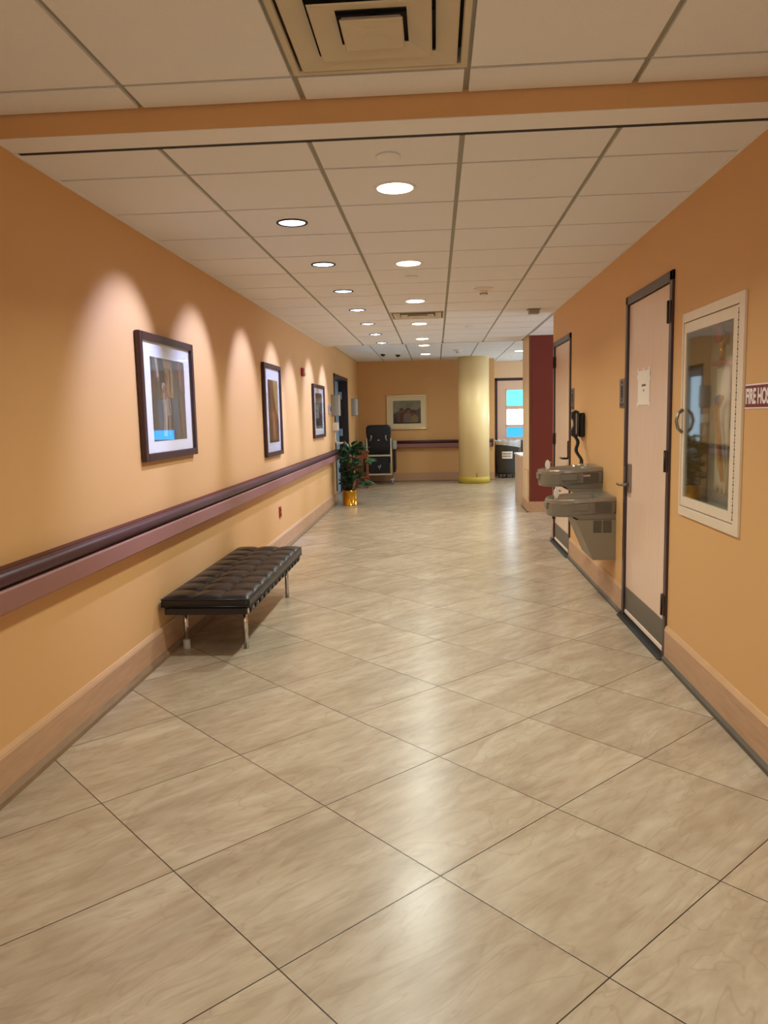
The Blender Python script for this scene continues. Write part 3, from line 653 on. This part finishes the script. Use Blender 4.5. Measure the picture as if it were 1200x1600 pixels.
# ------------------------------------------------------------------ drinking fountains
def outline(y0, y1, xb, xf, ins=0, n=18):
    """plan outline: flat at the wall (xb), rounded nose towards the hall (xf < xb)"""
    y0 += ins; y1 -= ins; xb -= ins; xf += ins
    cy = (y0+y1)/2; ry = (y1-y0)/2; rx = ry*1.05
    pts = [(xb, y0)]
    for k in range(n+1):
        t = PI*k/n; pts.append((xf+rx-rx*math.sin(t)**.85 if 0 < k < n else xf+rx, cy-ry*math.cos(t)))
    pts.append((xb, y1)); return pts
def fountain(yc, zt, label, lower, knobs):
    root = empty('drinking_fountain', (RW, yc, zt-.18), label, 'drinking fountain', 'wall drinking fountains')
    W2 = .225; y0, y1 = yc-W2, yc+W2; XF = RW-.485
    tilt = lambda x: -.03*(RW-x)/.49
    def R(ins, z, xb=RW): return [(x, y, z+tilt(x)) for x, y in outline(y0, y1, xb, XF, ins)]
    ap_ = MB(); ap_.loft([R(.03, zt-.135), R(.012, zt-.130), R(.006, zt-.115), R(.004, zt-.035)], m_fount, smooth=False, capb=False)
    ap_.prism([(RW, zt-.17), (RW-.27, zt-.17), (RW-.335, zt-.13), (RW, zt-.128)], 'y', y0+.01, y1-.01, m_fount)
    ap_.build('apron', root)
    tp = MB(); tp.loft([R(.004, zt-.036), R(0, zt-.030), R(0, zt-.008), R(.004, zt), R(.022, zt-.001), R(.030, zt-.008)], m_basin, smooth=False, capa=False, capb=False)
    # deck with oval bowl: bridge from the rim to the bowl
    base_ = R(.030, zt-.008); cx, cy = RW-.27, yc
    def sc(k, dz): return [(cx+(x-cx)*k, cy+(y-cy)*k, z+dz) for x, y, z in base_]
    tp.loft([base_, sc(.93, -.004), sc(.88, -.018), sc(.70, -.045), sc(.35, -.055)], m_basin, smooth=True, capa=False, capb=True)
    tp.build('basin', root)
    MB().box(RW-.10, RW-.002, y0+.035, y1-.035, zt-.055, zt-.003, m_fount, .006).build('back_deck', root)
    sp = MB().lathe((RW-.25, yc, zt-.058), [(.0, 0), (.05, .002), (.055, .006), (.0, .008)], m_chrome, n=20); sp.build('drain', root)
    # bubbler near the nose
    bx_, by_ = XF+.075, yc-.05
    bb = MB().lathe((bx_, by_, zt-.06), [(.018, 0), (.018, .035), (.012, .045), (.012, .07), (.007, .078)], m_chrome, n=16).build('bubbler', root)
    MB().tube([(bx_, by_, zt+.01), (bx_+.006, by_, zt+.028), (bx_+.02, by_, zt+.034), (bx_+.032, by_, zt+.026)], .008, m_chrome, n=10).build('spout', bb)
    g = MB().loft([[(bx_-.004+.020*math.cos(2*PI*k/16), by_-.03+dx, zt+.016+.038*math.sin(2*PI*k/16)) for k in range(16)] for dx in (0, .010)], m_white); g.build('mouth_guard', bb)
    # push buttons: nose and side
    nb = MB(); yy0, yy1 = yc-.06, yc+.06
    nb.box(XF-.004, XF+.012, yy0, yy1, zt-.105, zt-.055, m_fount, .005); nb.build('push_bar', root)
    sb = MB().box(RW-.33, RW-.20, y0-.004, y0+.006, zt-.105, zt-.055, m_fount, .004); sb.build('push_bar', root)
    gr = MB().box(RW-.165, RW-.022, y0-.001, y0+.006, zt-.125, zt-.045, m_fount)
    for k in range(9): gr.box(RW-.155, RW-.032, y0-.0022, y0, zt-.120+k*.0087, zt-.1165+k*.0087, m_slot_shade)
    gr.build('grille', root)
    if lower:
        cb = MB(); zb = zt-.475
        cb.prism([(RW, zb), (RW-.165, zb), (RW-.295, zt-.172), (RW, zt-.172)], 'y', y0+.002, y1-.012, m_fountl); cb.build('cabinet', root)
        g2 = MB()
        for k in range(11):
            z = zt-.268+k*.0085
            g2.box(RW-.165, RW-.105, y0+.0003, y0+.002, z, z+.0042, m_slot_shade).box(RW-.095, RW-.032, y0+.0003, y0+.002, z, z+.0042, m_slot_shade)
        g2.build('cabinet_grille', root)
    else:
        MB().prism([(RW, zt-.22), (RW-.2, zt-.22), (RW-.29, zt-.172), (RW, zt-.172)], 'y', y0+.01, y1-.012, m_fountl).build('underside', root)
        MB().box(RW-.155, RW-.10, y0-.003, y0-.001, zt-.075, zt-.06, m_chrome).build('badge', root)
    if knobs:
        for x, y in ((RW-.10, yc-.05), (RW-.135, yc+.03), (RW-.2, yc-.1)):
            MB().lathe((x, y, zt-.008), [(.022, 0), (.024, .008), (.018, .018), (.006, .022)], m_chrome, n=18).build('knob', root)
    return root
fountain(5.975, .822, 'olive grey wall drinking fountain, the lower and nearer of the two', True, False)
fountain(6.44, 1.008, 'olive grey wall drinking fountain, the higher one below the black phone', False, True)

# ------------------------------------------------------------------ bench
bx0, bx1, by0, by1 = -1.672, -1.132, 4.465, 6.30
root = empty('bench', ((bx0+bx1)/2, (by0+by1)/2, 0), 'black tufted leather bench with chrome legs against the left wall', 'bench')
NX, NY, SB = 3, 9, 9
cu = MB(); nx, ny = NX*SB, NY*SB; W_, Ln = bx1-bx0, by1-by0; zt, zb = .402, .322
def top_z(uu, vv):
    pu = (uu*NX) % 1 if uu < 1 else 1; pv = (vv*NY) % 1 if vv < 1 else 1
    su = 1-abs(2*pu-1)**6; sv = 1-abs(2*pv-1)**4
    e = min(uu, 1-uu)*W_; g = min(vv, 1-vv)*Ln; ed = min(1, min(e, g)/.02)
    puff = .019*(max(0, 1-abs(2*pu-1)**2.2)**.5)*(max(0, 1-abs(2*pv-1)**2.2)**.5)
    btn = 0
    for iu in range(1, NX):
        for iv in range(1, NY):
            d2_ = ((uu-iu/NX)*W_)**2+((vv-iv/NY)*Ln)**2; btn += .012*math.exp(-d2_/.0005)
    return zt-.023+puff-btn-.006*(1-ed)
G = [[cu.bm.verts.new((bx0+.004+(W_-.008)*i/nx, by0+.004+(Ln-.008)*j/ny, top_z(i/nx, j/ny))) for j in range(ny+1)] for i in range(nx+1)]
mi = cu.mi(m_leather)
for i in range(nx):
    for j in range(ny):
        q = cu.bm.faces.new([G[i][j], G[i+1][j], G[i+1][j+1], G[i][j+1]]); q.smooth = True
border = [G[i][0] for i in range(nx)]+[G[nx][j] for j in range(ny)]+[G[i][ny] for i in range(nx, 0, -1)]+[G[0][j] for j in range(ny, 0, -1)]
cxm, cym = (bx0+bx1)/2, (by0+by1)/2
prev = border
for k, (ex, z) in enumerate([(.006, zt-.034), (.009, zt-.05), (.008, zb+.012), (.002, zb+.003), (-.008, zb)]):
    cur = []
    for vtx in border:
        sx = max(-1, min(1, (vtx.co.x-cxm)/(W_/2-.0045))); sy = max(-1, min(1, (vtx.co.y-cym)/(Ln/2-.0045)))
        dx = ex-.004 if abs(sx) > .999 else 0; dy = ex-.004 if abs(sy) > .999 else 0
        cur.append(cu.bm.verts.new((vtx.co.x+math.copysign(dx, sx) if dx else vtx.co.x, vtx.co.y+(math.copysign(1, sy)*dy), z)))
    n = len(cur)
    for a in range(n):
        q = cu.bm.faces.new([prev[a], cur[a], cur[(a+1) % n], prev[(a+1) % n]]); q.smooth = k not in (0,)
    prev = cur
cu.bm.faces.new(prev)
bmesh.ops.recalc_face_normals(cu.bm, faces=cu.bm.faces[:])
cush = cu.build('cushion', root)
pp = MB()
for zz_ in (zt-.028, zb+.008):
    o_ = .0075
    P4 = [(bx0-o_+.008, by0-o_+.008), (bx1+o_-.008, by0-o_+.008), (bx1+o_-.008, by1+o_-.008), (bx0-o_+.008, by1+o_-.008)]
    for a, b in zip(P4, P4[1:]+P4[:1]): pp.tube([(a[0], a[1], zz_), (b[0], b[1], zz_)], .0035, m_leather, n=8)
pp.build('piping', cush)
fr = MB(); z0_, z1_ = .282, .316
for a in (bx0+.012, bx1-.034): MB().box(a, a+.022, by0+.012, by1-.012, z0_, z1_, m_chrome, .003).build('side_rail', root)
for a, b in ((by0+.006, by0+.03), (by1-.03, by1-.006)): MB().box(bx0+.014, bx1-.014, a, b, z0_-.004, z1_+.005, m_strap, .008, 3).build('end_rail', root)
for k in range(14):
    yy = by0+.10+k*(Ln-.2)/13
    st = MB().box(bx0+.006, bx1-.006, yy-.026, yy+.026, z1_-.001, z1_+.005, m_strap, .002)
    st.prism([(bx1-.040, z0_-.006), (bx1-.012, z0_-.008), (bx1-.004, z0_+.004), (bx1-.004, z1_+.002), (bx1-.012, z1_+.005), (bx1-.040, z1_+.005)], 'y', yy-.026, yy+.026, m_strap)
    st.build('strap', root)
LEGY = (4.705, 6.075)
for x, y in ((-1.608, LEGY[0]), (-1.222, LEGY[0]), (-1.608, LEGY[1]), (-1.222, LEGY[1])):
    lg = MB().lathe((x, y, 0), [(.0155, .002), (.0155, .30)], m_chrome, n=20).build('leg', root)
    if x < -1.5 and y < 5: MB().lathe((x, y, 0), [(.023, 0), (.024, .004), (.022, .055), (.016, .06)], m_rubber, n=20).build('foot_cap', lg)
for y in LEGY: MB().box(-1.63, -1.20, y-.02, y+.02, .283, .290, m_strap).build('cross_rail', root)

# ------------------------------------------------------------------ ceiling fittings
def downlight(x, y, z, label):
    root = empty('recessed_downlight', (x, y, z-.012), label, 'ceiling light', 'white recessed downlights in a row along the ceiling')
    MB().lathe((x, y, z-.001), [(.086, -.004), (.10, -.004), (.104, 0)], m_trim, n=36).build('trim_ring', root)
    MB().lathe((x, y, z-.006), [(.001, -.001), (.085, -.001), (.088, .003)], m_lightw, n=36).build('lens', root)
    return root
dnames = ['nearest the camera', 'second from the camera', 'third from the camera, before the air vent', 'fourth from the camera, just past the air vent', 'fifth from the camera', 'just beyond the ceiling step', 'farthest, nearest the far wall']
for (y, z), s in zip([(y, H) for y in DOWN_Y]+[(y, H2) for y in DOWN_Y2], dnames):
    downlight(-.18, y, z, 'bright round recessed ceiling downlight, ' + s)
snames = ['nearest the camera', 'second from the camera', 'third from the camera', 'fourth from the camera', 'fifth from the camera', 'sixth, last but one', 'farthest, by the ceiling step']
def spotlight(x, y, z, label):
    root = empty('recessed_spotlight', (x, y, z-.012), label, 'ceiling light', 'bluish spotlights washing the left wall')
    MB().loft([[(x+rd*math.cos(2*PI*k/32), y+rd*math.sin(2*PI*k/32), z+h) for k in range(32)] for rd, h in ((.088, -.001), (.088, -.006), (.080, -.008), (.074, -.003))], m_slot_shade, capa=False, capb=False).build('trim_ring', root)
    MB().lathe((x, y, z-.004), [(.001, 0), (.070, 0), (.078, .002)], m_lights, n=28).build('reflector', root)
    MB().lathe((x+.0, y, z-.008), [(.004, -.004), (.022, -.002), (.026, .003)], m_lightb, n=18).build('bulb', root)
for y, s in zip(SPOT_Y, snames): spotlight(-.79, y, H, 'small blue-white recessed spotlight aimed at left wall, ' + s)
downlight(1.62, 15.19, H2, 'small round ceiling light above the lobby at the right')['group'] = 'lobby ceiling lights'
for (x, y, z), s in zip([(-.185, 3.42, H), (-.175, 6.31, H), (.44, 9.97, H), (1.62, 16.6, H2)], ['just above the nearest downlight', 'beyond the second downlight', 'right of the downlight row, beyond the smoke detector', 'over the lobby at the right']):
    o = MB().lathe((x, y, z-.001), [(.046, -.010), (.052, -.008), (.052, -.003), (.048, 0)], m_trim, n=30).build('sprinkler_cover')
    tag(o, 'round white sprinkler cover on the ceiling, ' + s, 'sprinkler', 'sprinkler covers')
def smoke(x, y, z, label, s=1.0):
    root = empty('smoke_detector', (x, y, z-.06), label, 'smoke detector', 'smoke detectors')
    MB().lathe((x, y, z), [(.04*s, -.026), (.062*s, -.016), (.085*s, -.006), (.085*s, 0)], m_white, n=30).build('base', root)
    MB().lathe((x, y, z), [(.022*s, -.062), (.03*s, -.056), (.036*s, -.026)], m_white, n=24).build('sensor', root)
    sl = MB()
    for k in range(10):
        t = 2*PI*k/10; sl.box(x+.030*s*math.cos(t)-.004, x+.030*s*math.cos(t)+.004, y+.030*s*math.sin(t)-.004, y+.030*s*math.sin(t)+.004, z-.056, z-.044, m_slot_shade)
    sl.build('vents', root)
smoke(.435, 7.0, H, 'white smoke detector hanging from the low ceiling right of centre')
smoke(.42, 14.55, H2, 'small white smoke detector in front of the yellow column top')
root = empty('ceiling_sensor', (1.056, 8.5, H-.05), 'small beige box sensor on the ceiling at the right', 'sensor')
MB().box(.985, 1.125, 8.44, 8.56, H-.008, H-.001, m_grid, .003).build('plate', root); MB().box(1.0, 1.11, 8.45, 8.55, H-.052, H-.008, m_grid, .006).build('housing', root)
for x, y, s in ((-.985, 14.95, 'the left one'), (-.71, 15.2, 'the right one')):
    root = empty('dome_camera', (x, y, H2-.05), 'small black dome camera on the far ceiling, ' + s + ' of two', 'camera', 'black dome cameras')
    MB().lathe((x, y, H2), [(.06, -.012), (.062, 0)], m_white, n=24).build('base', root)
    MB().lathe((x, y, H2), [(.004, -.055), (.028, -.048), (.045, -.03), (.05, -.012)], m_black, n=24).build('dome', root)

def diffuser(c, z, half, sizes, label):
    """square step-down air diffuser: cavity above, nested sloped square rings"""
    x, y = c; root = empty('air_diffuser', (x, y, z), label, 'air vent', 'square ceiling air diffusers')
    def sq(h, zz): return [(x-h, y-h, zz), (x+h, y-h, zz), (x+h, y+h, zz), (x-h, y+h, zz)]
    m_dif = mat('dusty_white_metal', (206, 196, 172), .5, var=.12, scale=5)
    pan = MB().loft([sq(half, z-.001), sq(half-.020, z-.001), sq(half-.024, z+.004), sq(half-.012, z+.06)], m_dif, smooth=False, capa=False, capb=False)
    pan.poly(sq(half-.012, z+.06)[::-1], m_slot_shade); pan.build('housing', root)
    for k, (a, b) in enumerate(sizes):
        dz = -.004-.006*k
        rg = MB().loft([sq(a, z+dz), sq(a-.006, z+dz-.003), sq(a-.016, z+dz), sq(b, z+dz+.016), sq(b+.002, z+dz+.019), sq(a-.014, z+dz+.006), sq(a, z+dz)], m_dif, smooth=False, capa=False, capb=False)
        rg.build('ring', root)
    MB().loft([sq(.085, z-.004), sq(.094, z-.016), sq(.090, z-.020), sq(.02, z-.010)], m_dif, smooth=False).build('centre_plate', root)
    MB().box(x-.006, x+.006, y-.2, y+.2, z+.04, z+.05, m_slot_shade).box(x-.2, x+.2, y-.006, y+.006, z+.04, z+.05, m_slot_shade).build('damper_bracket', root)
diffuser((-.1745, 2.525), H1, .298, [(.262, .192), (.180, .106)], 'large square white stepped air diffuser in the nearest ceiling')
diffuser((-.184, 8.743), H, .298, [(.262, .192), (.180, .106)], 'distant square air diffuser between the third and fourth downlights')

# ------------------------------------------------------------------ plant in brass pot
px, py = -1.43, 12.62
root = empty('potted_plant', (px, py, 0), 'bushy dark green plant in a brass pot by the left doorway', 'plant')
MB().lathe((px, py, 0), [(.10, 0), (.122, .003), (.122, .012), (.118, .016), (.118, .232), (.124, .236), (.124, .248), (.112, .248), (.110, .20)], m_brass, n=40).build('pot', root)
MB().lathe((px, py, 0), [(.001, .222), (.108, .218), (.108, .2)], m_soil, n=24).build('soil', root)
sm = MB(); lf = MB(); rng = random.Random(11); mi_ = lf.mi(m_leaf)
def leaflet(o, d, L_, Wd, up):
    d = d.normalized(); side = d.cross(up).normalized(); nrm = side.cross(d).normalized()
    prof = [0, .55, .95, 1, .8, .45, .04]; n = len(prof)-1; V = []
    for i, q in enumerate(prof):
        t = i/n; c_ = o+d*L_*t-nrm*(.35*L_*t*t); wv = side*Wd*q*.5
        V.append((lf.bm.verts.new(c_-wv+nrm*.10*Wd*q), lf.bm.verts.new(c_), lf.bm.verts.new(c_+wv+nrm*.10*Wd*q)))
    for a, b in zip(V, V[1:]):
        for i in (0, 1):
            q = lf.bm.faces.new([a[i], a[i+1], b[i+1], b[i]]); q.smooth = True; q.material_index = mi_
def palm(o, d, S):
    up = Vector((rng.uniform(-.3, .3), rng.uniform(-.3, .3), 1)).normalized()
    nl = rng.choice((5, 6, 7))
    for k in range(nl):
        a = (k-(nl-1)/2)*(2.3/nl); dd = Matrix.Rotation(a, 3, up) @ d
        dd.z -= rng.uniform(.05, .35)
        leaflet(o, dd, S*rng.uniform(.8, 1.05)*(1-.12*abs(k-(nl-1)/2)), S*.36, up)
tips = []
for k in range(74):
    a = rng.uniform(0, 2*PI); hh_ = rng.uniform(.30, .92); rd = rng.uniform(.04, .19)*(1.15 if hh_ < .8 else .9)
    tips.append(Vector((px+rd*math.cos(a)-.0, py+rd*math.sin(a), hh_)))
tips += [Vector((px+.30, py-.05, .74)), Vector((px+.26, py, .70)), Vector((px+.24, py-.03, .66)), Vector((px+.22, py-.1, .36)), Vector((px+.28, py-.08, .38)), Vector((px+.24, py-.02, .34)), Vector((px+.06, py, .97)), Vector((px+.13, py, .94)), Vector((px-.12, py-.05, .86)), Vector((px-.1, py-.08, .80)), Vector((px+.02, py-.1, .6)), Vector((px+.05, py-.12, .5))]
for t in tips:
    if t.x < LW+.12: t.x = LW+.13
    b0 = Vector((px+rng.uniform(-.04, .04), py+rng.uniform(-.04, .04), .22)); midp = Vector((b0.x*.6+t.x*.4, b0.y*.6+t.y*.4, .22+(t.z-.22)*.6))
    sm.tube([b0, midp, t], [.005, .004, .002], m_stem, n=6)
    out = Vector((t.x-px, t.y-py, .12)); 
    if out.length < .03: out = Vector((rng.uniform(-1, 1), -1, .2))
    palm(t, out.normalized(), rng.uniform(.14, .21))
sm.build('stems', root)
for v_ in lf.bm.verts:
    v_.co.x = max(v_.co.x, LW+.115)
lf.build('foliage', root)

# ------------------------------------------------------------------ wooden stand behind the plant
root = empty('wooden_stand', (-1.50, 15.6, 0), 'reddish brown wooden stand half hidden behind the plant', 'stand')
MB().box(-1.66, -1.36, 15.45, 15.75, .72, .75, m_wood, .004).build('top', root)
MB().box(-1.64, -1.38, 15.47, 15.73, .60, .72, m_wood).build('apron', root)
for x in (-1.64, -1.41):
    for y in (15.47, 15.70): MB().box(x, x+.03, y, y+.03, 0, .60, m_wood).build('leg', root)
MB().box(-1.64, -1.38, 15.47, 15.73, .2, .22, m_wood).build('shelf', root)

# ------------------------------------------------------------------ recliner chair seen from behind
cx_, cy_ = -1.205, 16.30
root = empty('recliner_chair', (cx_, cy_, 0), 'navy high-backed recliner chair on casters before the far wall', 'chair')
bk = MB()
sec = []
for z, hw_, yo, th in [(.63, .225, 0, .07), (.80, .235, .0, .085), (.95, .245, -.01, .09), (1.10, .265, -.02, .10), (1.20, .262, -.025, .095), (1.245, .235, -.03, .07), (1.262, .19, -.03, .03)]:
    rn = []
    for k in range(24):
        t = 2*PI*k/24; c_, s_ = math.cos(t), math.sin(t)
        rn.append((cx_+hw_*math.copysign(abs(c_)**.35, c_), cy_+.02+yo+th*.5*math.copysign(abs(s_)**.5, s_), z))
    sec.append(rn)
bk.loft(sec, m_navy).build('backrest', root)
MB().box(cx_-.22, cx_+.22, cy_-.0, cy_+.06, .225, .60, m_navy, .02).build('leg_rest', root)
MB().box(cx_-.24, cx_+.24, cy_+.06, cy_+.50, .44, .56, m_navy, .03).build('seat', root)
ft = .014
def bar(a, b, rr_=ft, m=m_bone): return MB().tube([a, b], rr_, m, n=12)
for s in (-1, 1):
    X = cx_+s*.255
    bar((X, cy_-.02, .20), (X, cy_-.01, .98)).build('rear_upright', root)
    bar((X+s*.02, cy_-.02, .10), (X+s*.02, cy_+.50, .10)).build('base_rail', root)
    bar((X+s*.02, cy_+.48, .10), (X+s*.02, cy_+.45, .72)).build('front_upright', root)
    MB().box(cx_+s*.275, cx_+s*.365, cy_-.0, cy_+.46, .74, .93, m_grey, .03, 3).build('armrest', root)
    sd = MB().prism([(cy_+.02, .72), (cy_+.46, .72), (cy_+.50, .30), (cy_+.10, .25)], 'x', cx_+s*.29, cx_+s*.34, m_navy); sd.build('side_panel', root)
    for yv in (cy_-.02, cy_+.44):
        xx = X+s*.02
        cs = MB().box(xx-.03, xx+.03, yv-.02, yv+.02, .095, .118, m_bone, .005).tube([(xx, yv, .095), (xx, yv+.012, .06)], .01, m_bone).build('caster', root)
        MB().lathe((xx-.014, yv+.015, .05), [(.03, 0), (.05, .003), (.05, .025), (.03, .028)], m_grey, axis='x', n=20).build('wheel', cs)
MB().box(cx_-.25, cx_+.25, cy_-.03, cy_-.005, .60, .635, m_bone, .004).build('cross_bar', root)
MB().box(cx_-.27, cx_+.27, cy_-.04, cy_-.005, .205, .235, m_bone, .004).build('cross_bar', root)
for s in (-1, 1):
    MB().tube([(cx_+s*.155, cy_-.05, 1.04), (cx_+s*.15, cy_-.07, .99), (cx_+s*.175, cy_-.06, .93)], [.018, .012, .014], m_grey).build('release_handle', root)
MB().tube([(cx_-.02, cy_-.03, .40), (cx_, cy_-.05, .33), (cx_+.03, cy_-.03, .42)], .014, m_grey).build('strap_buckle', root)
MB().box(cx_-.02, cx_+.02, cy_-.036, cy_-.028, .935, .95, m_white).build('care_tag', root)

# ------------------------------------------------------------------ trash can on dolly, blue bin
tx_, ty_ = 1.60, 17.62
root = empty('trash_can', (tx_, ty_, 0), 'grey wheeled trash can with white liner beyond the yellow column', 'trash can')
MB().lathe((tx_, ty_, 0), [(.20, .12), (.215, .125), (.262, .78), (.285, .785), (.29, .815), (.275, .82)], m_bin, n=40).build('body', root)
bg = MB(); rings = []
for rd, z, am in [(.283, .70, .010), (.296, .76, .010), (.298, .82, .008), (.292, .842, .010), (.262, .835, .005), (.25, .76, 0)]:
    rings.append([(tx_+(rd+am*math.sin(k*2.3))*math.cos(2*PI*k/44), ty_+(rd+am*math.sin(k*2.3))*math.sin(2*PI*k/44), z+(.05*math.cos(2*PI*k/44+2.5) if z < .8 else .012*math.sin(k*1.7))) for k in range(44)])
bg.loft(rings, m_bag, capa=False, capb=False).build('bin_liner', root)
lb = MB(); pts = []
for k in range(7):
    t = math.radians(-122+k*9); pts.append((tx_+.249*math.cos(t), ty_+.249*math.sin(t)))
lb.loft([[(x, y, .44) for x, y in pts]+[(x*.999+tx_*.001, y*.999+ty_*.001, .44) for x, y in pts[::-1]], [(tx_+(x-tx_)*1.045, ty_+(y-ty_)*1.045, .60) for x, y in pts]+[(tx_+(x-tx_)*1.044, ty_+(y-ty_)*1.044, .60) for x, y in pts[::-1]]], m_paper, smooth=False)
lab = lb.build('label', root)
tt = MB()
for row, zc in enumerate((.55, .495)):
    for k in range(8):
        t = math.radians(-117+k*5.6); rr_ = .2585 if row == 0 else .2545
        x, y = tx_+rr_*math.cos(t), ty_+rr_*math.sin(t); tt.box(x-.008, x+.008, y-.003, y+.0, zc-.010, zc+.010, m_ink)
tt.build('text', lab)
dl = MB().lathe((tx_, ty_, 0), [(.20, .085), (.225, .088), (.225, .115), (.20, .12)], m_black, n=30).build('dolly', root)
for k in range(5):
    t = 2*PI*k/5+.3; x, y = tx_+.19*math.cos(t), ty_+.19*math.sin(t)
    MB().lathe((x-.012, y, .042), [(.03, 0), (.042, .002), (.042, .022), (.03, .024)], m_black, axis='x', n=16).box(x-.014, x+.014, y-.01, y+.01, .06, .088, m_grey).build('caster', dl)
root = empty('recycling_bin', (2.05, 17.85, 0), 'dark blue bin mostly hidden behind the grey trash can', 'bin')
MB().loft([[(2.12+a*s, 17.85+b*s, z) for a, b in ((-.16, -.2), (.16, -.2), (.16, .2), (-.16, .2))] for s, z in ((.85, 0), (1, .80), (1.05, .80), (1.05, .83))], m_blue, smooth=False).build('body', root)
